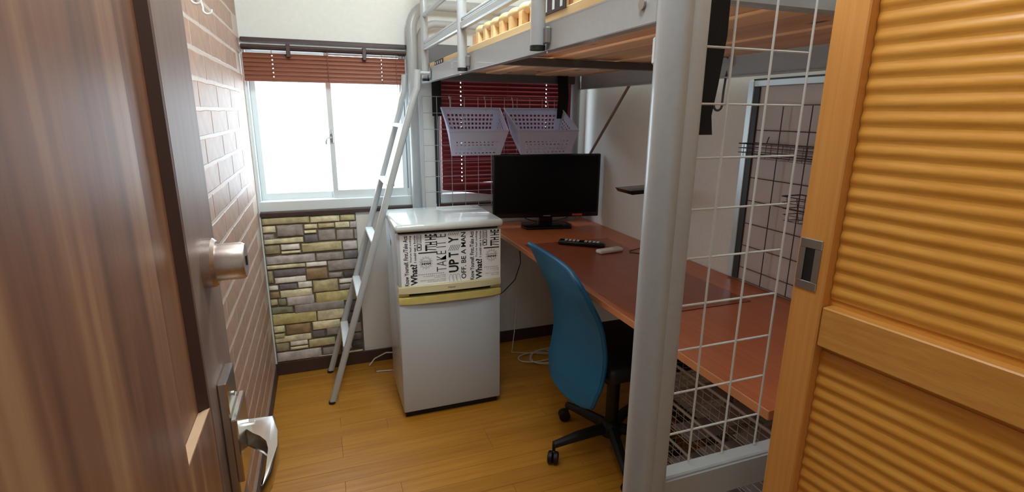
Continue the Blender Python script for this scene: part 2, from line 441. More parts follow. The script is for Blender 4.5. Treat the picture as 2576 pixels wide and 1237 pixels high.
# ------------------------------------------------------------------ windows
def window(n, x0, x1, mull):
    w = structure('window_%d' % n, ((x0 + x1) / 2, D, WZ0))
    yb = D + 0.085
    f = MB()
    f.box(x0, D - 0.004, WZ0, x1, yb, WZ0 + 0.052, bev=0.003)
    f.box(x0, D, WZ1 - 0.03, x1, yb, WZ1)
    f.box(x0, D, WZ0 + 0.05, x0 + 0.012, yb, WZ1 - 0.03).box(x1 - 0.02, D, WZ0 + 0.05, x1, yb, WZ1 - 0.03)
    f.build('window_frame', M['frame'], w)
    zz0, zz1 = WZ0 + 0.052, WZ1 - 0.03
    for i, (a, b, yy) in enumerate(((x0 + 0.012, mull + 0.014, D + 0.045), (mull - 0.014, x1 - 0.02, D + 0.015))):
        s = MB(); t = 0.026
        s.box(a + 0.001, yy + 0.001, zz0 - 0.002, b - 0.001, yy + 0.023, zz0 + (0.034 if i == 0 else 0.042), bev=0.002).box(a + 0.001, yy + 0.001, zz1 - t, b - 0.001, yy + 0.023, zz1 + 0.002)
        s.box(a, yy, zz0, a + t, yy + 0.024, zz1, bev=0.002).box(b - t, yy, zz0, b, yy + 0.024, zz1, bev=0.002)
        so = s.build('sash', M['frame'], w)
        MB().box(a + t - 0.004, yy + 0.008, zz0 + 0.03, b - t + 0.004, yy + 0.016, zz1 - t + 0.004).build('pane', M['pane'], so)
    if n == 1:
        lk = MB(); lk.box(mull - 0.014, D + 0.004, 1.218, mull + 0.006, D + 0.016, 1.262, bev=0.003)
        lk.tube([(mull - 0.004, D + 0.004, 1.246), (mull - 0.022, D - 0.006, 1.242), (mull - 0.03, D - 0.008, 1.226), (mull - 0.03, D - 0.008, 1.212)], 0.005)
        lk.tube([(mull - 0.004, D + 0.006, 1.262), (mull - 0.004, D + 0.006, 1.285)], 0.003)
        lk.build('crescent_lock', M['nickel'], w)
    return w
window(1, w1[0], w1[1], 0.066)
window(2, w2[0], w2[1], 1.0)
tag(MB().box(XL + 0.006, D - 0.022, WZ0 - 0.022, w1[1] + 0.03, D, WZ0 - 0.001, bev=0.003).build('trim_2', M['trimdark']), kind='structure')
tag(MB().box(XL + 0.006, D - 0.022, WZ1 - 0.012, w1[1] + 0.03, D, WZ1 + 0.006, bev=0.003).build('trim_3', M['trimdark']), kind='structure')
tag(MB().box(w2[0] - 0.02, D - 0.016, WZ0 - 0.022, w2[1], D, WZ0 - 0.001, bev=0.002).build('trim_4', M['trimdark']), kind='structure')
tag(MB().box(w2[0] - 0.022, D - 0.016, WZ0 - 0.001, w2[0] - 0.001, D, WZ1, bev=0.002).build('trim_5', M['boarddark']), kind='structure')

# blinds: every slat a part, cord holes punched through as real gaps
def blind_slat(parent, x0, x1, zc, tilt, holes, mat, yc, depth=0.025, zr=None):
    mb = MB(); bm = mb.bm
    xs = [x0]
    for h in holes: xs += [h - 0.0026, h + 0.0026]
    xs.append(x1)
    prof = [(-0.5, -0.0), (-0.15, 0.0016), (0.15, 0.0016), (0.5, 0.0)]
    ca, sa = math.cos(tilt), math.sin(tilt)
    th = 0.0016
    def pt(x, t, up):
        a = t * depth; b = (0.0016 if abs(t) < 0.3 else 0) + (th if up else 0)
        zz = zc if zr is None else zc + (zr - zc) * (x - x0) / (x1 - x0)
        return bm.verts.new((x, yc + a * ca - b * sa, zz + a * sa + b * ca))
    ts = [p[0] for p in prof]
    for i in range(len(xs) - 1):
        hole = i % 2 == 1
        for j in range(3):
            if hole and j == 1: continue
            q = [[[pt(xs[i + a], ts[j + b], u) for u in (0, 1)] for b in (0, 1)] for a in (0, 1)]
            bm.faces.new((q[0][0][0], q[0][1][0], q[1][1][0], q[1][0][0])); bm.faces.new((q[0][0][1], q[1][0][1], q[1][1][1], q[0][1][1]))
            for b in (0, 1): bm.faces.new((q[0][b][0], q[1][b][0], q[1][b][1], q[0][b][1]))
            for a in (0, 1): bm.faces.new((q[a][0][0], q[a][0][1], q[a][1][1], q[a][1][0]))
    return mb.build('slat', mat, parent)

bl1 = thing('venetian_blind', (0.07, D - 0.03, 1.67), 'reddish brown wooden blind drawn up above the bright window', 'blind')
MB().box(-0.297, D - 0.045, 1.640, 0.44, D - 0.02, 1.664, bev=0.002).build('headrail', M['trimdark'], bl1)
MB().tube([(-0.297, D - 0.055, 1.652), (0.44, D - 0.055, 1.652)], 0.007).build('tilt_rod', M['trimdark'], bl1)
for hx in (-0.10, 0.24):
    MB().box(hx - 0.009, D - 0.062, 1.612, hx + 0.009, D - 0.02, 1.668, bev=0.002).build('bracket', M['trimdark'], bl1)
for i in range(6):
    blind_slat(bl1, -0.295, 0.435, 1.616 - i * 0.0185, math.radians(62), (-0.172, 0.322), M['slat'], D - 0.034, zr=1.616 - i * 0.0185)
MB().box(-0.295, D - 0.046, 1.503, 0.435, D - 0.020, 1.515, bev=0.003).build('bottom_rail', M['slat'], bl1)
for hx in (-0.172, 0.07, 0.322):
    MB().tube([(hx, D - 0.049, 1.645), (hx, D - 0.049, 1.50)], 0.0014, n=6).build('ladder_cord', M['slat'], bl1)
MB().tube([(0.392, D - 0.047, 1.65), (0.392, D - 0.047, 1.46)], 0.0015, n=6).build('pull_cord', M['slat'], bl1)
MB().tube([(0.425, D - 0.022, 1.645), (0.43, D - 0.020, 0.98)], 0.003, n=6).build('tilt_wand', M['greydark'], bl1)

bl2 = thing('venetian_blind', (1.0, D - 0.03, 1.67), 'dark red closed blind behind the white baskets and television', 'blind')
MB().box(0.615, D - 0.045, 1.645, 1.385, D - 0.015, 1.672, bev=0.002).build('headrail', M['trimdark'], bl2)
zs = 1.632; i = 0
while zs > 0.99:
    blind_slat(bl2, 0.615, 1.385, zs, math.radians(64), (0.722, 1.212), M['slatred'], D - 0.030); zs -= 0.0222
for j in range(7):
    blind_slat(bl2, 0.615, 1.385, 0.990 - j * 0.0025, math.radians(55), (0.722, 1.212), M['slatred'], D - 0.030, zr=0.978 - j * 0.0165)
mb = MB(); mb.box(0, -0.012, -0.006, 0.774, 0.012, 0.006, bev=0.002)
mb.build('bottom_rail', M['slatred'], bl2, xf=Matrix.Translation((0.615, D - 0.03, 0.970)) @ Matrix.Rotation(math.radians(7.4), 4, 'Y'))
for hx in (0.722, 1.212, 0.97):
    MB().tube([(hx + 0.01, D - 0.046, 1.65), (hx + 0.01, D - 0.046, 0.95)], 0.0012, n=6).build('ladder_cord', M['slat'], bl2)
MB().tube([(0.925, D - 0.05, 1.02), (0.905, D - 0.055, 0.99), (0.898, D - 0.055, 0.95), (0.905, D - 0.05, 0.90)], 0.004, n=8).build('loop_cord', M['whitecable'], bl2)

# ------------------------------------------------------------------ doors
d1 = structure('door_1', (-0.16, 0.0, 0.0))
fx = -0.145
ZL = 1.030
MB().prism([(-0.185, -0.06), (fx, -0.06), (fx, 0.524), (-0.1558, 0.556), (-0.1558, 0.630), (fx, 0.637), (fx, 0.638), (-0.185, 0.638)], 2, ZL, 2.02).build('door_panel', M['door'], d1, angle=0.3)
MB().prism([(-0.1556, 0.6275), (fx - 0.0002, 0.6335), (fx - 0.0002, 0.6372), (-0.1556, 0.6305)], 2, ZL + 0.002, 2.02).build('groove_shade_strip', M['grooveshade'], d1)  # added strip that paints the shade on the recess wall
MB().box(-0.185, -0.06, 0.006, fx, 0.637, ZL).build('door_panel', M['door'], d1)
MB().box(-0.185, 0.640, 0.006, fx, 0.790, 2.02, bev=0.0015).build('door_stile', M['doorstile'], d1)
MB().prism([(fx - 0.0005, 0.526), (-0.1555, 0.557), (-0.1555, 0.625), (fx - 0.0005, 0.636)], 2, ZL + 0.0002, ZL + 0.0015).build('pale_ledge', M['ledge'], d1)  # separate strip, paler than the door panel
# deadbolt
db = MB(); db.lathe([(0.031, 0.0), (0.031, 0.010), (0.027, 0.014)], (fx, 0.718, 1.186), axis=0, n=32)
dbo = db.build('deadbolt', M['bronze'], d1)
db = MB(); db.lathe([(0.0235, 0.012), (0.0235, 0.042), (0.021, 0.046)], (fx, 0.718, 1.186), axis=0, n=32)
db.build('lock_cylinder', M['bronze'], dbo)
MB().box(fx + 0.046, 0.7155, 1.180, fx + 0.0475, 0.7205, 1.192).build('keyhole', M['dark'], dbo)
# lever set
lv = MB(); lv.box(fx, 0.680, 0.86, fx + 0.011, 0.742, 1.037, bev=0.0015)
lvo = lv.build('lever_plate', M['chrome'], d1)
MB().lathe([(0.0035, 0.0), (0.0035, 0.002)], (fx + 0.011, 0.713, 1.005), axis=0, n=12).build('screw', M['nickel'], lvo)
MB().box(fx + 0.011, 0.672, 0.895, fx + 0.019, 0.752, 0.988, bev=0.0015).build('rosette', M['chrome'], lvo)
lev = MB()
lev.lathe([(0.0135, 0.0), (0.0135, 0.012)], (fx + 0.016, 0.742, 0.928), axis=0, n=24)
lev.build('lever_neck', M['chrome'], lvo)
pl = [(-0.130, 0.733), (-0.130, 0.756), (-0.092, 0.753), (-0.085, 0.710), (-0.083, 0.673), (-0.087, 0.621), (-0.0955, 0.590), (-0.0975, 0.595), (-0.093, 0.623), (-0.091, 0.671), (-0.095, 0.690), (-0.104, 0.705), (-0.115, 0.717), (-0.130, 0.727)]
MB().prism(pl, 2, 0.914, 0.940, bev=0.003).build('lever_handle', M['chrome'], lvo)

d2 = structure('door_2', (0.72, 0.606, 0.0))
U = Vector((0.111, -0.994, 0)).normalized(); NN = Vector((-0.994, -0.111, 0)).normalized()   # along the door, out towards the room
R2 = Matrix(((U.x, NN.x, 0, 0.72), (U.y, NN.y, 0, 0.606), (0, 0, 1, 0), (0, 0, 0, 1)))
def dbox(mb, s0, n0, z0, s1, n1, z1, bev=0.0): return mb.box(s0, n0, z0, s1, n1, z1, bev=bev)
WD = 0.42
dbox(MB(), 0.0, -0.030, 0.01, 0.052, 0.0, 1.98, 0.002).build('door_stile', M['orange'], d2, xf=R2)
dbox(MB(), WD - 0.052, -0.030, 0.01, WD, 0.0, 1.98, 0.002).build('door_stile', M['orange'], d2, xf=R2)
M['orangerail'] = wood('orange_rail_wood', srgb(200, 138, 60), srgb(214, 156, 78), axis=1, stretch=60, scale=7, rough=0.42, bump=0.03)
for z_0, z_1 in ((0.01, 0.10), (1.013, 1.079), (1.90, 1.98)):
    dbox(MB(), 0.0525, -0.028, z_0, WD - 0.0525, -0.003, z_1, 0.002).build('door_rail', M['orangerail'], d2, xf=R2)
dbox(MB(), 0.048, -0.029, 0.05, WD - 0.048, -0.024, 1.93).build('door_back_sheet', M['orangeh'], d2, xf=R2)
pitch = 0.0222
def louver(zc):
    mb = MB(); pr = []
    for i in range(11):
        t = i / 10
        pr.append((-0.0215 + 0.0027 * (1 - math.cos(2 * math.pi * t)) / 2, -pitch / 2 + pitch * t))
    mb.prism([(p[0], p[1] + zc) for p in pr] + [(-0.024, pitch / 2 + zc), (-0.024, -pitch / 2 + zc)], 0, 0.0525, WD - 0.0525)
    return mb
for lo, hi in ((0.102, 1.012), (1.0805, 1.899)):
    n = int((hi - lo) / pitch); off = ((hi - lo) - n * pitch) / 2
    for i in range(n):
        louver(lo + off + (i + 0.5) * pitch).build('louver_slat', M['orangeh'], d2, xf=R2, angle=1.2)
fp = MB()
fp.box(0.004, -0.001, 1.100, 0.040, 0.0022, 1.114, bev=0.0008).box(0.004, -0.001, 1.168, 0.040, 0.0022, 1.183, bev=0.0008)
fp.box(0.004, -0.001, 1.114, 0.014, 0.0022, 1.168).box(0.030, -0.001, 1.114, 0.040, 0.0022, 1.168)
fpo = fp.build('flush_pull', M['nickel'], d2, xf=R2)
MB().box(0.0135, 0.0002, 1.1135, 0.0305, 0.0008, 1.1685).build('pull_recess', M['dark'], fpo, xf=R2)

# ------------------------------------------------------------------ loft bed
bed = thing('loft_bed', (0.97, 1.7, 0.0), 'grey metal loft bed with pine planks above the desk', 'bed')
G = M['grey']
def post(x, y, ztop, sgn=1):
    mb = MB()
    mb.tube([(x - 0.012, y, 0.0), (x - 0.012, y, ztop)], 0.026, n=20, rb=0.030)
    mb.box(x - 0.012, y - 0.026, 0.0, x + 0.036, y + 0.026, ztop, bev=0.012, seg=3)
    return mb.build('post', G, bed)
post(0.527, 0.700, 2.05)
post(1.385, 0.700, 2.05)
# far posts: tube pair turning into the rounded headboard arch
def arch(zr, r, tr, xa, xb, yy, name, z_base, rb=None):
    pts = [(xa, yy, z_base), (xa, yy, zr - r)] + arc((xa + r, yy, zr - r), r, 180, 90, 7)[1:] + arc((xb - r, yy, zr - r), r, 90, 0, 7) + [(xb, yy, z_base)]
    return MB().tube(pts, tr, n=16, rb=rb).build(name, G, bed)
for xx in (0.467, 1.375):
    MB().tube([(xx, 2.720, 0.0), (xx, 2.720, 1.54)], 0.0265, n=20).build('post', G, bed)
arch(1.880, 0.115, 0.0262, 0.467, 1.375, 2.720, 'headboard_arch', 1.535, rb=0.022)
arch(1.795, 0.085, 0.017, 0.506, 1.336, 2.722, 'headboard_arch', 1.56)
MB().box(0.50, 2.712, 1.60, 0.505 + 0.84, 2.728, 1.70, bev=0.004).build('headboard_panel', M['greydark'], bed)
# side rails
rl = MB(); rl.box(0.500, 0.728, 1.509, 0.506, 2.672, 1.566, bev=0.001).box(0.5005, 0.729, 1.5085, 0.522, 2.671, 1.5120).box(0.4998, 0.729, 1.5645, 0.512, 2.671, 1.568)
rl.build('side_rail', G, bed)
MB().box(1.395, 0.728, 1.500, 1.402, 2.70, 1.577, bev=0.001).box(1.375, 0.729, 1.4995, 1.4015, 2.699, 1.503).build('side_rail', G, bed)
MB().box(0.57, 0.752, 1.552, 1.36, 0.777, 1.604, bev=0.004).build('end_rail', G, bed)
MB().box(0.566, 0.7005, 0.6200, 1.36, 0.736, 0.6245).box(0.566, 0.700, 0.6205, 1.36, 0.704, 0.683).box(0.566, 0.704, 0.679, 1.36, 0.737, 0.690, bev=0.003).build('end_rail', G, bed)
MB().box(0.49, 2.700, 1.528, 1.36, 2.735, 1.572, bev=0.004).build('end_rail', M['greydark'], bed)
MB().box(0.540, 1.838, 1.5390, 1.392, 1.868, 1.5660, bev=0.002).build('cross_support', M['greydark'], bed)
for yy, zz in ((0.765, 1.540), (2.60, 1.54)):
    MB().lathe([(0.0085, -0.004), (0.0085, 0.0), (0.0065, 0.001)], (0.4995, yy, zz), axis=0, n=18).build('bolt_cap', M['nickel'], bed)
MB().box(0.507, 0.715, 1.448, 0.530, 0.745, 1.490, bev=0.003).build('joint_block', M['rung'], bed)
MB().prism([(1.875, 1.512), (1.905, 1.512), (1.893, 1.545)], 0, 0.494, 0.4995).build('rail_clip', M['rung'], bed)
# pine planks on the frame
npl = 9; x0 = 0.557; pw = (1.394 - x0) / npl
for i in range(npl):
    MB().box(x0 + i * pw + 0.003, 0.780, 1.5665 + (i % 3) * 0.0026, x0 + (i + 1) * pw - 0.003, 2.695, 1.586 + (i % 3) * 0.0026, bev=0.0015).build('plank', M['pine'], bed)
MB().box(0.541, 0.785, 1.5500, 0.554, 2.66, 1.604, bev=0.002).build('side_board', M['pinepale'], bed)
for i in range(13):
    yc = 0.86 + i * 0.0855
    mb = MB()
    mb.prism([(yc - 0.013, 1.594), (yc + 0.013, 1.594), (yc + 0.013, 1.645), (yc - 0.013, 1.645)], 0, 0.556, 0.575)
    mb.lathe([(0.009, -0.0425), (0.013, -0.030), (0.0155, -0.015), (0.016, 0.0), (0.0155, 0.015), (0.013, 0.030), (0.009, 0.0425)], (0.572, yc, 1.655), axis=1, n=12)
    mb.build('wooden_peg', M['pinepale'], bed)
MB().box(0.577, 0.80, 1.5935, 0.588, 2.02, 1.655, bev=0.002).build('peg_backing', M['pine'], bed)
for (ya, yb_, za, zb_, k) in ((2.36, 2.53, 1.580, 1.603, 4), (1.13, 1.30, 1.600, 1.640, 4)):
    pt_ = MB().box(0.5375, ya, za, 0.5405, yb_, zb_, bev=0.0008).build('slot_plate', M['plate'], bed)
    for q in range(k):
        yc = ya + (yb_ - ya) * (q + 0.5) / k
        MB().box(0.5365, yc - 0.006, za + 0.006, 0.5374, yc + 0.006, zb_ - 0.006).build('pale_mark', M['rung'], pt_)
# guard rail outside the side rail
for yy, zt in ((2.455, 2.05), (1.806, 2.05), (1.148, 2.05)):
    MB().tube([(0.480, yy, 1.518), (0.480, yy, zt)], 0.0165, n=16).build('guard_post', G, bed)
    MB().lathe([(0.0175, -0.006), (0.0175, 0.004)], (0.480, yy, 1.515), n=16).build('post_cap', M['black'], bed)
    MB().box(0.487, yy - 0.030, 1.522, 0.4995, yy - 0.008, 1.556, bev=0.002).build('clamp', M['nickel'], bed)
MB().tube([(0.481, 0.74, 1.672), (0.481, 2.455, 1.672)], 0.0085, n=12).build('guard_bar', G, bed)
MB().box(0.470, 0.74, 1.640, 0.492, 2.445, 1.664, bev=0.004).build('guard_bar', G, bed)
MB().tube([(0.481, 0.74, 1.785), (0.481, 2.455, 1.785)], 0.0105, n=12).build('guard_bar', G, bed)
MB().tube([(1.393, 2.207, 1.500), (1.393, 2.66, 1.056), (1.386, 2.70, 1.02)], 0.0070, n=8).build('brace', M['bracegrey'], bed)

# ladder hooked on the bed rail
lad = thing('loft_ladder', (-0.03, 2.57, 0.0), 'pale grey metal ladder leaning on the loft bed beside the fridge', 'ladder')
def ladx(z): return -0.035 + 0.3125 * z
for yy in (2.405, 2.735):
    if yy > 2.6: pts = [(ladx(0.006), yy, 0.006), (ladx(1.38), yy, 1.38), (0.408, yy, 1.43), (0.422, yy, 1.47), (0.428, yy, 1.552)]
    else: pts = [(ladx(0.006), yy, 0.006), (ladx(1.38), yy, 1.38), (0.412, yy, 1.43), (0.430, yy, 1.475), (0.434, yy, 1.553)]
    MB().tube(pts, 0.0155, n=14, rb=0.012).build('stile', M['ladder'], lad)
    MB().lathe([(0.013, 0.0), (0.0165, 0.004), (0.0165, 0.012)], (ladx(0.0), yy, 0.0), n=14).build('foot', M['black'], lad)
for zz in (0.281, 0.527, 0.785, 1.047, 1.310):
    MB().box(ladx(zz) - 0.018, 2.411, zz - 0.008, ladx(zz) + 0.020, 2.729, zz + 0.008, bev=0.003).build('rung', M['rung'], lad)
for yy in (2.405,):
    MB().tube([(0.434, yy, 1.54), (0.470, yy, 1.54), (0.488, yy - 0.002, 1.54)], 0.008, n=8).build('hook', M['ladder'], lad)

# ------------------------------------------------------------------ wire grids
def grid(name, loc, label, us, vs, plane, pos, rad, mat, u_ext=0.0, v_ext=0.0, umax=None):
    """single wires: us vertical wires, vs horizontal wires; plane 'XZ' at y=pos or 'YZ' at x=pos"""
    t = thing(name, loc, label, 'wire grid')
    u0, u1, v0, v1 = min(us) - u_ext, max(us) + u_ext, min(vs) - v_ext, max(vs) + v_ext
    for u in us:
        p = [(u, pos, v0), (u, pos, v1)] if plane == 'XZ' else [(pos, u, v0), (pos, u, v1)]
        MB().tube(p, rad, n=6).build('wire', mat, t)
    for v in vs:
        q = pos + 2 * rad
        p = [(u0, q, v), (u1, q, v)] if plane == 'XZ' else [(q, u0, v), (q, u1, v)]
        MB().tube(p, rad, n=6).build('wire', mat, t)
    return t
grid('wire_grid_panel', (0.70, 0.704, 0.735), 'white wire grid on the near end of the loft bed beside the orange door',
     [0.5735, 0.652, 0.736, 0.822], [0.763 + 0.0895 * i for i in range(12)], 'XZ', 0.727, 0.0021, M['wire'], v_ext=0.070)
grid('wire_grid_panel', (0.94, 2.69, 0.87), 'fine wire grid on the far bed end behind the white baskets',
     [0.503 + 0.0725 * i for i in range(12)], [0.885 + 0.0805 * i for i in range(8)], 'XZ', 2.682, 0.0016, M['wiregrey'])
grid('wire_grid_panel', (1.45, 1.2, 0.80), 'wire grid in a shade-darkened tone standing on the desk in front of the framed board',
     [0.91 + 0.1118 * i for i in range(6)], [0.772] + [0.82 + 0.0835 * i for i in range(8)], 'YZ', 1.452, 0.0018, M['wireshaded'])

# framed board on the right wall
fb = thing('framed_wall_board', (1.475, 1.15, 0.765), 'pale board in aluminium frame on the right wall above the desk', 'wall board')
MB().box(1.470, 0.80, 0.765, 1.4775, 1.480, 1.468).build('board', M['board'], fb)
MB().box(1.4655, 1.4802, 0.765, 1.4775, 1.5055, 1.468).build('dark_edge', M['boarddark'], fb)
MB().box(1.462, 1.5058, 0.765, 1.4775, 1.532, 1.490, bev=0.002).box(1.462, 0.80, 1.4685, 1.4775, 1.5056, 1.490, bev=0.002).build('board_frame', M['aluminium'], fb)
MB().box(1.463, 0.80, 1.4903, 1.4775, 1.51, 1.495).build('dark_edge', M['boarddark'], fb)

# wire trays on that grid
def wire_tray(label, x0, x1, y0, y1, z0, z1, n_levels, lean=0.0):
    t = thing('wire_tray', ((x0 + x1) / 2, (y0 + y1) / 2, z0), label, 'wire tray', 'wire trays on the wall grid')
    mb = MB()
    for i in range(n_levels):
        zz = z0 + (z1 - z0) * i / (n_levels - 1); e = lean * i / (n_levels - 1)
        r = 0.0026 if i == n_levels - 1 else 0.0016
        mb.tube([(x1, y0, zz), (x0 - e, y0, zz), (x0 - e, y1, zz), (x1, y1, zz), (x1, y0, zz)], r, n=6)
    for k in range(9):
        yy = y0 + (y1 - y0) * (k + 0.5) / 9
        mb.tube([(x1, yy, z1), (x1, yy, z0), (x0, yy, z0), (x0 - lean, yy, z1)], 0.0013, n=5)
    w = mb.build('wire_mesh', M['wireshaded'], t); w['kind'] = 'stuff'
    MB().tube([(x1, y1 - 0.05, z1), (x1 + 0.006, y1 - 0.05, z1 + 0.02), (1.4535, y1 - 0.05, z1 + 0.022)], 0.002, n=6).build('hook', M['wireshaded'], t)
    return t
wire_tray('shallow wire tray, the upper of two on the wall grid', 1.372, 1.444, 1.02, 1.45, 1.232, 1.277, 4)
wire_tray('small wire tray hanging lower, half hidden by the orange door', 1.385, 1.444, 0.90, 1.235, 1.045, 1.125, 5, 0.02)

# ------------------------------------------------------------------ straps and S hook hanging from the bed
def strap(label, pts, half, axis):
    mb = MB(); bm = mb.bm; th = 0.0012; rings = []
    for p in pts:
        p = Vector(p); w = Vector((half, 0, 0)) if axis == 0 else Vector((0, half, 0)); d = Vector((0, th, 0)) if axis == 0 else Vector((th, 0, 0))
        rings.append([bm.verts.new(p + s * w + q * d) for s, q in ((-1, -1), (1, -1), (1, 1), (-1, 1))])
    for i in range(len(rings) - 1):
        for k in range(4): bm.faces.new((rings[i][k], rings[i][(k + 1) % 4], rings[i + 1][(k + 1) % 4], rings[i + 1][k]))
    bm.faces.new(rings[0]); bm.faces.new(rings[-1][::-1])
    o = mb.build('strap', M['strap'], loc=pts[0])
    return tag(o, label, 'strap')
strap('long black strap hanging beside the front bed post', [(0.626, 0.742, 1.60), (0.628, 0.742, 1.50), (0.622, 0.745, 1.42), (0.617, 0.748, 1.37), (0.624, 0.75, 1.338)], 0.0225, 0)
strap('black strap at the left end of the far bed rail', [(0.579, 2.698, 1.575), (0.579, 2.696, 1.353)], 0.024, 0)
strap('black strap hanging over the right white basket', [(1.280, 2.697, 1.575), (1.266, 2.650, 1.46), (1.256, 2.640, 1.344)], 0.031, 0)
hk = MB()
hk.tube([(1.366, 1.575, 1.535)] + arc((1.383, 1.575, 1.552), 0.0225, 200, -20, 8)[::1] + [(1.392, 1.572, 1.50), (1.385, 1.568, 1.455), (1.380, 1.563, 1.42)] + arc((1.362, 1.563, 1.405), 0.018, 20, -190, 9), 0.0042, n=8)
tag(hk.build('s_hook', M['greydark'], loc=(1.38, 1.57, 1.39)), 'grey S-shaped hook hanging from the rear bed rail', 'hook')

# ------------------------------------------------------------------ white plastic baskets
def lattice(mb, P00, P10, P11, P01, nu, nv, mu, mv, th):
    """perforated sheet: solid margins and bars between real holes, on a quad"""
    P00, P10, P11, P01 = map(Vector, (P00, P10, P11, P01))
    nrm = (P10 - P00).cross(P01 - P00).normalized() * th
    def at(u, v): return (P00 * (1 - u) + P10 * u) * (1 - v) + (P01 * (1 - u) + P11 * u) * v
    us = [0, mu[0]]; hole_u = []
    w = (1 - mu[0] - mu[1]) / nu
    for i in range(nu): us += [mu[0] + w * (i + 0.62), mu[0] + w * (i + 1)]
    us[-1] = 1 - mu[1]; us.append(1.0)
    vs = [0, mv[0]]
    h = (1 - mv[0] - mv[1]) / nv
    for j in range(nv): vs += [mv[0] + h * (j + 0.55), mv[0] + h * (j + 1)]
    vs[-1] = 1 - mv[1]; vs.append(1.0)
    bm = mb.bm
    V = [[[bm.verts.new(at(u, v) + nrm * s) for s in (0, 1)] for v in vs] for u in us]
    def solid(i, j): return not (i % 2 == 1 and j % 2 == 1 and i < len(us) - 2 and j < len(vs) - 2)
    for i in range(len(us) - 1):
        for j in range(len(vs) - 1):
            if not solid(i, j): 
                continue
            a, b, c, d = V[i][j], V[i + 1][j], V[i + 1][j + 1], V[i][j + 1]
            bm.faces.new((a[0], b[0], c[0], d[0])); bm.faces.new((a[1], d[1], c[1], b[1]))
            for (p, q, ii, jj) in ((a, b, i, j - 1), (b, c, i + 1, j), (c, d, i, j + 1), (d, a, i - 1, j)):
                if ii < 0 or jj < 0 or ii >= len(us) - 1 or jj >= len(vs) - 1 or not solid(ii, jj):
                    bm.faces.new((p[0], p[1], q[1], q[0]))
def basket(label, xb0, xb1, xf0, xf1):
    t = thing('plastic_basket', ((xb0 + xb1) / 2, 2.52, 1.17), label, 'basket', 'white baskets under the loft bed')
    B = {'btl': (xb0, 2.66, 1.394), 'btr': (xb1, 2.66, 1.394), 'ftl': (xf0, 2.42, 1.287), 'ftr': (xf1, 2.42, 1.287),
         'bbl': (xb0 + 0.03, 2.635, 1.262), 'bbr': (xb1 - 0.035, 2.635, 1.262), 'fbl': (xf0 + 0.014, 2.44, 1.172), 'fbr': (xf1 - 0.036, 2.44, 1.172)}
    th = 0.002
    mb = MB(); lattice(mb, B['fbl'], B['fbr'], B['ftr'], B['ftl'], 11, 4, (0.09, 0.09), (0.08, 0.34), th); mb.build('front_wall', M['basket'], t)
    mb = MB(); lattice(mb, B['bbl'], B['bbr'], B['btr'], B['btl'], 12, 5, (0.07, 0.08), (0.06, 0.16), th); mb.build('back_wall', M['basket'], t)
    mb = MB(); lattice(mb, B['fbl'], B['bbl'], B['btl'], B['ftl'], 8, 5, (0.12, 0.1), (0.08, 0.2), th); mb.build('side_wall', M['basket'], t)
    mb = MB(); lattice(mb, B['fbr'], B['bbr'], B['btr'], B['ftr'], 8, 5, (0.12, 0.1), (0.08, 0.2), th); mb.build('side_wall', M['basket'], t)
    mb = MB(); lattice(mb, B['fbl'], B['fbr'], B['bbr'], B['bbl'], 11, 7, (0.06, 0.06), (0.06, 0.06), th); mb.build('base', M['basket'], t)
    mb = MB(); mb.tube([B['ftl'], B['ftr'], B['btr'], B['btl'], B['ftl']], 0.0045, n=6); mb.build('rim', M['basket'], t)
    for u in (0.15, 0.75):
        x = xb0 + (xb1 - xb0) * u
        MB().tube([(x, 2.655, 1.38), (x, 2.660, 1.405), (x + 0.002, 2.672, 1.43), (x + 0.002, 2.6856, 1.452), (x + 0.002, 2.690, 1.440)], 0.0018, n=6).build('hook', M['wire'], t)
    return t
basket('white perforated plastic basket, left of the pair under the bed', 0.592, 0.905, 0.574, 0.868)
basket('white perforated plastic basket, right of the pair above the television', 0.928, 1.265, 0.925, 1.248)

# ------------------------------------------------------------------ desk with mat
dk = thing('desk', (1.17, 1.75, 0.76), 'long reddish brown desk top under the loft bed', 'desk')
MB().box(0.862, 0.733, 0.738, 1.474, 2.786, 0.760).build('desk_top', M['desk'], dk)
MB().box(0.857, 0.733, 0.738, 0.862, 2.786, 0.7602, bev=0.001).build('edge_band', M['deskedge'], dk)
for yy in (1.40, 2.75):
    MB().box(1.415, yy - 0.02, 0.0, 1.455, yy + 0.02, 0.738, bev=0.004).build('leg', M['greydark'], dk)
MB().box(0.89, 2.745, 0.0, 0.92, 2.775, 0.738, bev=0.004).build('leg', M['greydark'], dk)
mt = MB().box(0.885, 1.275, 0.7604, 1.335, 2.235, 0.7622, bev=0.0006).build('desk_mat', M['mat'], loc=(1.11, 1.75, 0.7602))
tag(mt, 'thin dark red rectangular mat lying on the desk', 'desk mat')

# ------------------------------------------------------------------ television
TV = Matrix.Translation((1.157, 2.598, 0)) @ Matrix.Rotation(math.radians(-10.0), 4, 'Z')
tv = thing('television', (1.157, 2.60, 0.76), 'black flat television on the desk under the white baskets', 'television')
MB().box(-0.300, -0.012, 0.813, 0.300, 0.020, 1.160, bev=0.004).box(-0.2, 0.0, 0.86, 0.2, 0.05, 1.10, bev=0.01).build('casing', M['gloss'], tv, xf=TV)
MB().box(-0.288, -0.0130, 0.838, 0.288, -0.0118, 1.149).build('screen', M['screen'], tv, xf=TV)
MB().box(-0.038, -0.002, 0.768, 0.038, 0.022, 0.83, bev=0.004).build('neck', M['gloss'], tv, xf=TV)
MB().prism([(-0.125, -0.085), (0.125, -0.085), (0.145, -0.02), (0.125, 0.075), (-0.125, 0.075), (-0.145, -0.02)], 2, 0.7602, 0.774, bev=0.004).build('stand_base', M['gloss'], tv, xf=TV)
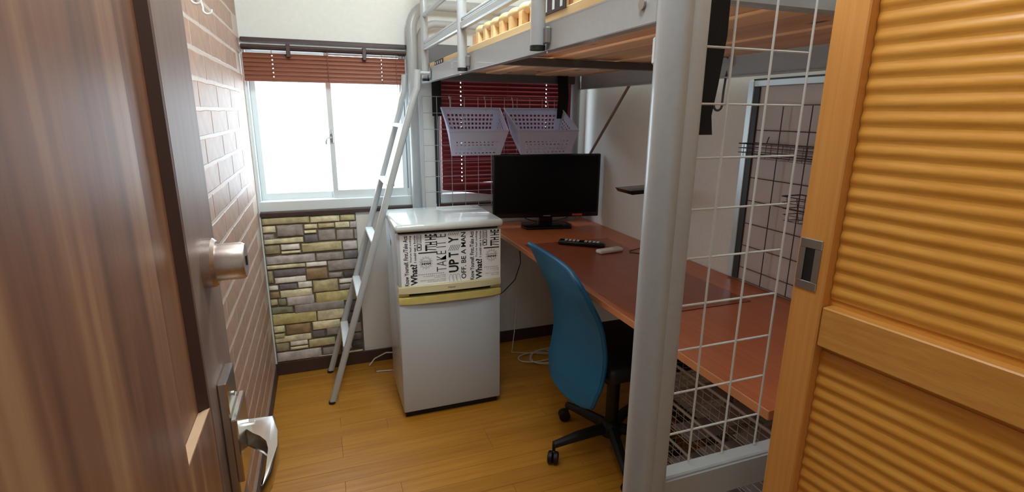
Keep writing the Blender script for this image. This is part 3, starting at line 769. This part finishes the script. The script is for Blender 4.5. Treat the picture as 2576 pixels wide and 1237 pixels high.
MB().box(0.148, -0.0137, 0.819, 0.205, -0.0121, 0.830, bev=0.0006).build('label_strip', M['redlabel'], tv, xf=TV)
MB().box(-0.018, -0.0137, 0.8195, 0.022, -0.0121, 0.825).build('badge', M['inkgrey'], tv, xf=TV)
for xx in (-0.11, 0.13):
    MB().tube([(xx, 0.03, 0.83), (xx, 0.03, 0.80), (xx * 0.6, 0.04, 0.785), (xx * 0.35, 0.05, 0.7785)], 0.003, n=6).build('cable', M['blackcable'], tv, xf=TV)

# remotes, cord and shelf
RM = Matrix.Translation((1.142, 2.135, 0.7624)) @ Matrix.Rotation(math.radians(-38), 4, 'Z')
rm = thing('remote_control', (1.142, 2.135, 0.7624), 'black remote control with pale buttons on the desk mat', 'remote control')
mb = MB(); mb.box(-0.112, -0.026, 0.0, 0.112, 0.026, 0.022, bev=0.008, seg=3); mb.build('remote_body', M['gloss'], rm, xf=RM)
for i in range(9):
    if i == 4: continue
    for j in range(3):
        MB().box(-0.082 + i * 0.019, -0.015 + j * 0.011, 0.0215, -0.070 + i * 0.019, -0.0075 + j * 0.011, 0.0235).build('button', M['wire'], rm, xf=RM)
RW = Matrix.Translation((1.205, 1.985, 0.7624)) @ Matrix.Rotation(math.radians(8), 4, 'Z')
rw = thing('remote_control', (1.205, 1.985, 0.7624), 'small white remote control lying in front of the black one', 'remote control')
mb = MB(); mb.box(-0.066, -0.021, 0.0, 0.066, 0.021, 0.018, bev=0.008, seg=3); mb.build('remote_body', M['whiteplastic'], rw, xf=RW)
MB().box(0.015, -0.013, 0.0182, 0.05, 0.013, 0.0188).build('display', M['board'], rw, xf=RW)
cd = MB(); cd.tube([(1.470, 2.02, 0.7632), (1.435, 2.03, 0.764), (1.38, 2.00, 0.7634), (1.305, 1.975, 0.7634), (1.29, 1.95, 0.7634), (1.325, 1.915, 0.7634), (1.39, 1.89, 0.7634), (1.45, 1.90, 0.765), (1.470, 2.0, 0.766), (1.4725, 2.08, 0.772)], 0.0019, n=6)
tag(cd.build('cord', M['blackcable'], loc=(1.38, 1.98, 0.762)), 'thin black cord looped on the desk beside the white remote', 'cord')
sh = MB(); sh.prism([(1.198, 1.062), (1.212, 1.045), (1.4775, 1.056), (1.4775, 1.072)], 1, 1.84, 1.96, bev=0.002)
tag(sh.build('wall_shelf', M['gloss'], loc=(1.45, 1.9, 1.06)), 'slim black shelf sticking out of the right wall', 'shelf')

# ------------------------------------------------------------------ refrigerator
FX0, FX1, FY0, FY1 = 0.274, 0.737, 2.150, 2.520
fr = thing('refrigerator', (0.505, 2.33, 0.0), 'small white two-door refrigerator with a lettered sticker', 'refrigerator')
MB().box(FX0, FY0 + 0.045, 0.030, FX1, FY1, 0.885, bev=0.008, seg=2).build('cabinet', M['fridge'], fr)
MB().box(FX0 + 0.01, FY0 + 0.02, 0.0, FX1 - 0.01, FY1 - 0.01, 0.031).build('plinth', M['dark'], fr)
lo = MB().box(FX0, FY0, 0.032, FX1, FY0 + 0.040, 0.560, bev=0.006, seg=2).build('lower_door', M['fridge'], fr)
up = MB().box(FX0, FY0, 0.640, FX1, FY0 + 0.040, 0.872, bev=0.006, seg=2).build('freezer_door', M['fridge'], fr)
n = 12
def bow(z, amp):  # front edge line of a bowed strip
    return [(FX0 + (FX1 - FX0) * i / n, FY0 - 0.004 - 0.012 * math.sin(math.pi * i / n) ** 0.6) for i in range(n + 1)]
fr_line = bow(0, 0)
MB().prism(fr_line + [(FX1, FY0 + 0.040), (FX0, FY0 + 0.040)], 2, 0.609, 0.640, bev=0.002).build('upper_handle', M['cream'], fr)
MB().prism(fr_line + [(FX1, FY0 + 0.040), (FX0, FY0 + 0.040)], 2, 0.560, 0.590, bev=0.003).build('lower_handle', M['yellowed'], fr)
MB().box(FX0 + 0.008, FY0 + 0.018, 0.588, FX1 - 0.008, FY0 + 0.044, 0.612).build('grip_recess', M['boarddark'], fr)
for xx in (FX0, FX1 - 0.045):
    MB().prism([(FY0 - 0.002, 0.609), (FY0 + 0.03, 0.609), (FY0 + 0.03, 0.592), (FY0 + 0.012, 0.592)], 0, xx, xx + 0.045).build('handle_end', M['cream'], fr)
MB().box(FX0 + 0.01, FY0 + 0.012, 0.871, FX1 - 0.01, FY1 - 0.02, 0.886).build('lid_gap', M['dark'], fr)
mb = MB(); mb.box(FX0 - 0.008, FY0 - 0.028, 0.885, FX1 + 0.006, FY1, 0.918, bev=0.014, seg=4); mb.build('lid', M['fridgetop'], fr)
for i in range(3):
    MB().box(0.52, 2.45 + i * 0.02, 0.917, 0.69, 2.46 + i * 0.02, 0.9205, bev=0.001).build('lid_rib', M['fridgetop'], fr)
MB().box(FX0 - 0.0012, 2.335, 0.785, FX0 + 0.0002, 2.358, 0.806).build('energy_tag', M['bluetag'], fr)

# lettered sticker on the freezer door
SX0, SX1, SZ0, SZ1, SY = 0.288, 0.7365, 0.641, 0.868, FY0 - 0.0006
st = MB().box(SX0, SY, SZ0, SX1, SY + 0.0004, SZ1).build('sticker', M['paper'], fr)
def lettering(txt, u0, v0, u1, v1, mat='ink', bold=0.0, rot=True, flip=False, parent=None):
    c = bpy.data.curves.new('lettering', 'FONT'); c.body = txt; c.offset = bold; c.resolution_u = 2
    o = bpy.data.objects.new('lettering_source', c); COL.objects.link(o)
    dg = bpy.context.evaluated_depsgraph_get()
    me = bpy.data.meshes.new_from_object(o.evaluated_get(dg))
    bpy.data.objects.remove(o); bpy.data.curves.remove(c)
    xs = [v.co.x for v in me.vertices]; ys = [v.co.y for v in me.vertices]
    ax, bx, ay, by = min(xs), max(xs), min(ys), max(ys)
    par = parent or st; off = ORIGIN[par.name]
    for v in me.vertices:
        a = (v.co.x - ax) / max(bx - ax, 1e-6); b = (v.co.y - ay) / max(by - ay, 1e-6)
        if flip: a, b = 1 - a, 1 - b
        uu, vv = (u1 - (u1 - u0) * b, v0 + (v1 - v0) * a) if rot else (u0 + (u1 - u0) * a, v0 + (v1 - v0) * b)
        v.co = Vector((SX0 + uu * (SX1 - SX0), SY - 0.0004, SZ0 + vv * (SZ1 - SZ0))) - off
    me.materials.clear(); me.materials.append(M[mat])
    ob = bpy.data.objects.new('lettering', me); COL.objects.link(ob); ob.parent = par
    return ob
def motif(u, v, su):   # sunburst with a little banner: plain bars and rays
    cx, cz = SX0 + u * (SX1 - SX0), SZ0 + v * (SZ1 - SZ0)
    mb = MB()
    for i in range(28):
        a = 2 * math.pi * i / 28; r0, r1 = su * 0.62, su * (1.0 if i % 2 else 0.86)
        d = Vector((math.cos(a), 0, math.sin(a))); nrm = Vector((-d.z, 0, d.x)) * su * 0.022
        c = Vector((cx, SY - 0.0004, cz))
        mb.bm.faces.new([mb.bm.verts.new(c + d * r + nrm * s) for r, s in ((r0, -1), (r1, -1), (r1, 1), (r0, 1))])
    for i in range(5):
        x = cx - su * 0.6 + i * su * 0.27
        mb.box(x, SY - 0.0005, cz - su * 0.26 - su * 0.06 * (i % 2), x + su * 0.19, SY - 0.0001, cz - su * 0.02)
        mb.box(x, SY - 0.0005, cz + su * 0.10, x + su * 0.20, SY - 0.0001, cz + su * 0.15)
        mb.box(x, SY - 0.0005, cz + su * 0.24, x + su * 0.20, SY - 0.0001, cz + su * 0.29)
    mb.prism([(cx - su * .1, cz - su * .42), (cx + su * .1, cz - su * .42), (cx, cz - su * .55)], 1, SY - 0.0005, SY - 0.0001)
    mb.build('sunburst_print', M['ink'], st)
def bars(rects, mat='ink', name='printed_rule'):
    mb = MB()
    for (u0, v0, u1, v1) in rects:
        mb.box(SX0 + u0 * (SX1 - SX0), SY - 0.0005, SZ0 + v0 * (SZ1 - SZ0), SX0 + u1 * (SX1 - SX0), SY - 0.0001, SZ0 + v1 * (SZ1 - SZ0))
    mb.build(name, M[mat], st)
def block(du, right=1.0):
    lettering('Know Yourself. First./Take Acti', du + 0.030, 0.01, du + 0.072, 0.99, bold=0.022)
    lettering('What?', du + 0.088, 0.01, du + 0.155, 0.43, bold=0.03)
    lettering("You've had nothing", du + 0.086, 0.46, du + 0.110, 0.99, bold=0.024)
    lettering('I could eat a horse', du + 0.126, 0.46, du + 0.149, 0.99, bold=0.024)
block(0.0)
block(0.650)
def block2(du, cut):
    bars([(du + 0.0, 0.690, du + 0.045, 0.700), (du + 0.0, 0.80, du + 0.045, 0.81), (du, 0.69, du + 0.008, 0.81), (du + 0.037, 0.69, du + 0.045, 0.81), (du + 0.012, 0.735, du + 0.032, 0.765),
          (du + 0.0, 0.83, du + 0.045, 0.837), (du, 0.985, du + 0.045, 0.992), (du, 0.83, du + 0.005, 0.99), (du + 0.04, 0.83, du + 0.045, 0.99)] +
         [(du + 0.010 + 0.008 * q, 0.85, du + 0.013 + 0.008 * q, 0.97) for q in range(4)])
    bars([(du + 0.012, 0.625, min(du + 0.19, cut), 0.648)])
    lettering('7TH HE', du + 0.080, 0.67, min(du + 0.19, cut), 0.995, bold=0.022)
block2(0.158, 1.0); block2(0.812, 0.985)
motif(0.240, 0.44, 0.030); motif(0.905, 0.48, 0.030)
lettering('TAKE IT E', 0.345, 0.24, 0.440, 0.985, bold=-0.012)
lettering('UP', 0.465, 0.20, 0.565, 0.465, bold=0.03)
lettering('T', 0.465, 0.505, 0.565, 0.605, bold=0.03)
lettering('Y', 0.465, 0.79, 0.565, 0.915, bold=0.03)
lettering('OFF. BE A MAN', 0.590, 0.05, 0.640, 0.99, bold=0.016)
for (u0, v0) in ((0.462, 0.635), (0.462, 0.945)):
    mb = MB()
    for q in range(6):
        x = SX0 + (u0 + 0.018 * q) * (SX1 - SX0); z = SZ0 + v0 * (SZ1 - SZ0)
        h = 0.026 if v0 < 0.9 else 0.011
        mb.prism([(x, z), (x + 0.0022, z), (x + 0.0022 + h * 0.5, z + h), (x + h * 0.5, z + h)], 1, SY - 0.0005, SY - 0.0001)
    mb.build('hatch_print', M['ink'], st)
bars([(0.165 + 0.0185 * q, 0.205, 0.174 + 0.0185 * q, 0.215) for q in range(14)] + [(0.83 + 0.0185 * q, 0.235, 0.839 + 0.0185 * q, 0.245) for q in range(8)])
for q, (v, u0, u1) in enumerate(((0.155, 0.21, 0.43), (0.12, 0.32, 0.43), (0.075, 0.18, 0.43), (0.04, 0.25, 0.43))):
    lettering('BEAUTY CREAM AND TONIC'[:14 + q], u0, v, u1, v + 0.022, mat='inkgrey', rot=False, flip=True)
for q, (v, u0, u1) in enumerate(((0.19, 0.86, 0.98), (0.155, 0.92, 0.98), (0.10, 0.84, 0.98), (0.065, 0.90, 0.98))):
    lettering('BEAUTY CREAM'[:8 + q], u0, v, u1, v + 0.02, mat='inkgrey', rot=False, flip=True)
mb = MB()
for dx in (0.0, 0.016, 0.032):
    x = SX0 + 0.472 * (SX1 - SX0) + dx
    mb.tube([(x, SY - 0.0003, SZ0 + 0.004), (x - 0.003, SY - 0.0003, SZ0 + 0.022), (x + 0.002, SY - 0.0003, SZ0 + 0.036), (x + 0.010, SY - 0.0003, SZ0 + 0.036), (x + 0.016, SY - 0.0003, SZ0 + 0.02), (x + 0.020, SY - 0.0003, SZ0 + 0.003)], 0.0007, n=4)
mb.build('doodle_print', M['inkgrey'], st)
# maker's word on the handle strip
hl = [o for o in fr.children if o.name.startswith('upper_handle')][0]
ob = lettering('Haier', 0, 0, 1, 1, mat='inkgrey', rot=False, bold=0.02, parent=hl)
for v in ob.data.vertices:
    w = v.co + ORIGIN[hl.name]
    a = (w.x - SX0) / (SX1 - SX0); b = (w.z - SZ0) / (SZ1 - SZ0)
    v.co = Vector((0.488 + 0.036 * a, FY0 - 0.0164, 0.620 + 0.0095 * b)) - ORIGIN[hl.name]

# ------------------------------------------------------------------ office chair
ch = thing('office_chair', (1.06, 1.655, 0.0), 'office chair with teal blue back and black seat at the desk', 'office chair')
prof = [(0.300, 0.845), (0.335, 0.858), (0.383, 0.862), (0.43, 0.876), (0.50, 0.886), (0.55, 0.886), (0.60, 0.878), (0.65, 0.868), (0.70, 0.848), (0.754, 0.818), (0.80, 0.795), (0.84, 0.772), (0.868, 0.750)]
def px_(z):
    for (a, xa), (b, xb) in zip(prof, prof[1:]):
        if z <= b: return xa + (xb - xa) * (z - a) / (b - a)
    return prof[-1][1]
mb = MB(); bm = mb.bm; NU, NV = 14, 22
def bpt(u, v):
    z = 0.318 + v * (0.862 - 0.318)
    hw = 0.203
    if v > 0.80: hw = 0.203 - 0.020 * ((v - 0.80) / 0.20) ** 2
    if v < 0.25: hw = 0.203 - 0.022 * ((0.25 - v) / 0.25) ** 2
    s = (u * 2 - 1)
    z2 = z
    if v > 0.7: z2 = z - (v - 0.7) / 0.3 * (0.022 * (1 - s * s) + (0.022 * abs(s) ** 5 if s < 0 else 0.0))
    if v < 0.2: z2 = z + 0.022 * (0.2 - v) / 0.2 * abs(s) ** 4
    x = px_(z2) - 0.028 * (1 - s * s) * (1 - v * v) + 0.030 * (1 - s * s) * v ** 4 - 0.004 * s * v
    z2 += 0.012 * s * v
    return Vector((x, 1.652 + s * hw, z2))
grid_v = [[bm.verts.new(bpt(i / NU, j / NV)) for j in range(NV + 1)] for i in range(NU + 1)]
for i in range(NU):
    for j in range(NV): bm.faces.new((grid_v[i][j], grid_v[i + 1][j], grid_v[i + 1][j + 1], grid_v[i][j + 1]))
bmesh.ops.recalc_face_normals(bm, faces=bm.faces)
bmesh.ops.solidify(bm, geom=bm.faces[:], thickness=0.010)
mb.build('backrest', M['blue'], ch, angle=1.2)
edge = [bpt(0, j / NV) for j in range(NV + 1)] + [bpt(i / NU, 1) for i in range(1, NU + 1)] + [bpt(1, 1 - j / NV) for j in range(1, NV + 1)] + [bpt(1 - i / NU, 0) for i in range(1, NU + 1)]
MB().tube(edge, 0.0085, n=8, caps=False).build('backrest_rim', M['blue'], ch, angle=1.2)
mb = MB(); mb.box(0.905, 1.435, 0.425, 1.335, 1.875, 0.488, bev=0.028, seg=4); mb.build('seat', M['black'], ch)
MB().box(0.93, 1.50, 0.395, 1.24, 1.81, 0.427, bev=0.01).build('seat_pan', M['black'], ch)
MB().tube([(1.02, 1.652, 0.40), (0.93, 1.652, 0.385), (0.893, 1.652, 0.42), (0.889, 1.652, 0.56)], 0.022, n=10, rb=0.03).build('back_support', M['black'], ch)
MB().tube([(1.06, 1.655, 0.10), (1.06, 1.655, 0.40)], 0.027, n=16).build('gas_column', M['black'], ch)
MB().lathe([(0.045, 0.072), (0.045, 0.12), (0.03, 0.135)], (1.06, 1.655, 0), n=20).build('hub', M['black'], ch)
for k in range(5):
    a = math.radians(180 + 72 * k); c, s = math.cos(a), math.sin(a)
    ex, ey = 1.06 + 0.262 * c, 1.655 + 0.262 * s
    MB().tube([(1.06 + 0.03 * c, 1.655 + 0.03 * s, 0.102), (1.06 + 0.15 * c, 1.655 + 0.15 * s, 0.092), (ex, ey, 0.076)], [0.024, 0.021, 0.015], n=10).build('base_arm', M['black'], ch)
    cs = MB().tube([(ex, ey, 0.05), (ex, ey, 0.078)], 0.007, n=8).build('caster', M['black'], ch)
    ca, sa = math.cos(a + 1.0), math.sin(a + 1.0)
    for off in (-0.0112, 0.0112):
        mbw = MB(); mbw.lathe([(0.019, -0.0105), (0.0255, -0.0065), (0.0255, 0.0065), (0.019, 0.0105)], (0, off, 0), axis=1, n=18)
        mbw.build('caster_wheel', M['black'], cs, xf=Matrix.Translation((ex + 0.012 * ca, ey + 0.012 * sa, 0.0257)) @ Matrix.Rotation(a + 1.0, 4, 'Z'))

# ------------------------------------------------------------------ wire drawer rack under the desk
rk = thing('wire_drawer_rack', (1.24, 1.05, 0.0), 'grey wire drawer rack standing under the near end of the desk', 'drawer rack')
RX0, RX1, RY0, RY1 = 1.060, 1.400, 0.775, 1.345
fm = MB()
for xx in (RX0 + 0.012, RX1 - 0.012):
    for yy in (RY0 + 0.01, RY1 - 0.01): fm.tube([(xx, yy, 0.0), (xx, yy, 0.60)], 0.009, n=8)
fm.build('rack_frame', M['wiregrey'], rk)
for zt in (0.563, 0.424, 0.285, 0.146):
    h = 0.10
    dr = MB()
    dr.tube([(RX0, RY0, zt), (RX1, RY0, zt), (RX1, RY1, zt), (RX0, RY1, zt), (RX0, RY0, zt)], 0.0055, n=6)
    dro = dr.build('drawer_rim', M['wiregrey'], rk)
    mb = MB()
    for q in (1, 2, 3, 4):
        zz = zt - h * q / 4
        mb.tube([(RX0 + 0.004, RY0 + 0.004, zz), (RX1 - 0.004, RY0 + 0.004, zz), (RX1 - 0.004, RY1 - 0.004, zz), (RX0 + 0.004, RY1 - 0.004, zz), (RX0 + 0.004, RY0 + 0.004, zz)], 0.0014, n=4)
    ny = 15
    for q in range(ny + 1):
        yy = RY0 + 0.004 + (RY1 - RY0 - 0.008) * q / ny
        mb.tube([(RX0 + 0.004, yy, zt), (RX0 + 0.004, yy, zt - h), (RX1 - 0.004, yy, zt - h), (RX1 - 0.004, yy, zt)], 0.0014, n=4)
    for q in range(1, 9):
        xx = RX0 + (RX1 - RX0) * q / 9
        mb.tube([(xx, RY0 + 0.004, zt), (xx, RY0 + 0.004, zt - h), (xx, RY1 - 0.004, zt - h), (xx, RY1 - 0.004, zt)], 0.0014, n=4)
    w = mb.build('wire_mesh', M['wiregrey'], dro); w['kind'] = 'stuff'
    for q in range(4):
        ya = RY0 + 0.02 + q * 0.135
        MB().box(RX0 + 0.012, ya, zt - h + 0.0015, RX1 - 0.012, ya + 0.095, zt - h + 0.004).build('liner_strip', M['basketgrey'], dro)

# ------------------------------------------------------------------ cables, wall hooks, lamp
c1 = MB(); c1.tube([(0.17, 2.735, 0.006), (0.20, 2.74, 0.04), (0.26, 2.70, 0.085), (0.33, 2.66, 0.095), (0.40, 2.64, 0.06)], 0.0035, n=6)
tag(c1.build('power_cable', M['whitecable'], loc=(0.25, 2.70, 0)), 'white cable arching up from the floor left of the fridge', 'cable')
c1 = MB(); c1.tube([(0.20, 2.655, 0.004), (0.26, 2.645, 0.004), (0.31, 2.635, 0.004), (0.37, 2.63, 0.004), (0.45, 2.62, 0.004)], 0.0035, n=6)
tag(c1.build('power_cable', M['whitecable'], loc=(0.3, 2.64, 0)), 'short white cable lying flat on the floor left of the fridge', 'cable')
c1 = MB(); c1.tube([(1.03, 2.72, 0.737), (1.025, 2.66, 0.66), (1.01, 2.60, 0.56), (0.97, 2.58, 0.47), (0.91, 2.60, 0.40), (0.85, 2.62, 0.36), (0.78, 2.63, 0.34)], 0.003, n=6)
tag(c1.build('power_cable', M['blackcable'], loc=(0.95, 2.6, 0.34)), 'black cable drooping below the desk right of the fridge', 'cable')
c1 = MB(); pts = [(1.03, 2.70, 0.30), (1.0, 2.66, 0.12), (0.97, 2.62, 0.012)]
for i in range(84):
    a = i * 0.24; r = 0.07 + 0.025 * math.sin(i * 0.37)
    pts.append((1.12 + r * 1.6 * math.cos(a), 2.50 + r * math.sin(a), 0.008 + 0.0002 * i + 0.002))
pts += [(1.28, 2.36, 0.006), (1.34, 2.42, 0.006)]
c1.tube(pts, 0.0026, n=5)
tag(c1.build('cable_tangle', M['whitecable'], loc=(1.12, 2.5, 0)), 'loose tangle of pale cable on the floor under the desk', 'cable')

def wall_hook(yy, zz, label):
    t = thing('wall_hook', (XL + 0.008, yy, zz), label, 'hook', 'white hooks high on the brick wall')
    x = XL + 0.0076
    mb = MB(); mb.prism([(yy - 0.016, zz + 0.045), (yy, zz + 0.058), (yy + 0.012, zz + 0.042), (yy + 0.010, zz + 0.015), (yy - 0.002, zz), (yy - 0.014, zz + 0.018)], 0, x, x + 0.007, bev=0.001)
    mb.build('leaf_plate', M['frame'], t)
    mb = MB(); mb.tube([(x + 0.004, yy - 0.002, zz + 0.02), (x + 0.010, yy - 0.002, zz - 0.004)] + arc((x + 0.021, yy - 0.002, zz - 0.012), 0.0115, 160, 370, 9), 0.0032, n=8)
    mb.build('hook_wire', M['frame'], t)
wall_hook(1.85, 1.668, 'white leaf-shaped hook on the brick wall, nearer the window')
wall_hook(1.69, 1.668, 'white leaf-shaped hook on the brick wall, nearer the brown door')

lamp = thing('ceiling_lamp', (0.42, 1.45, H), 'round white ceiling lamp over the middle of the room', 'lamp')
MB().lathe([(0.20, H - 0.03), (0.21, H - 0.015), (0.21, H - 0.001)], (0.42, 1.45, 0), n=32).build('lamp_body', M['frame'], lamp)
MB().lathe([(0.06, H - 0.075), (0.14, H - 0.065), (0.185, H - 0.045), (0.195, H - 0.031)], (0.42, 1.45, 0), n=32).build('lamp_shade', M['lampglass'], lamp)
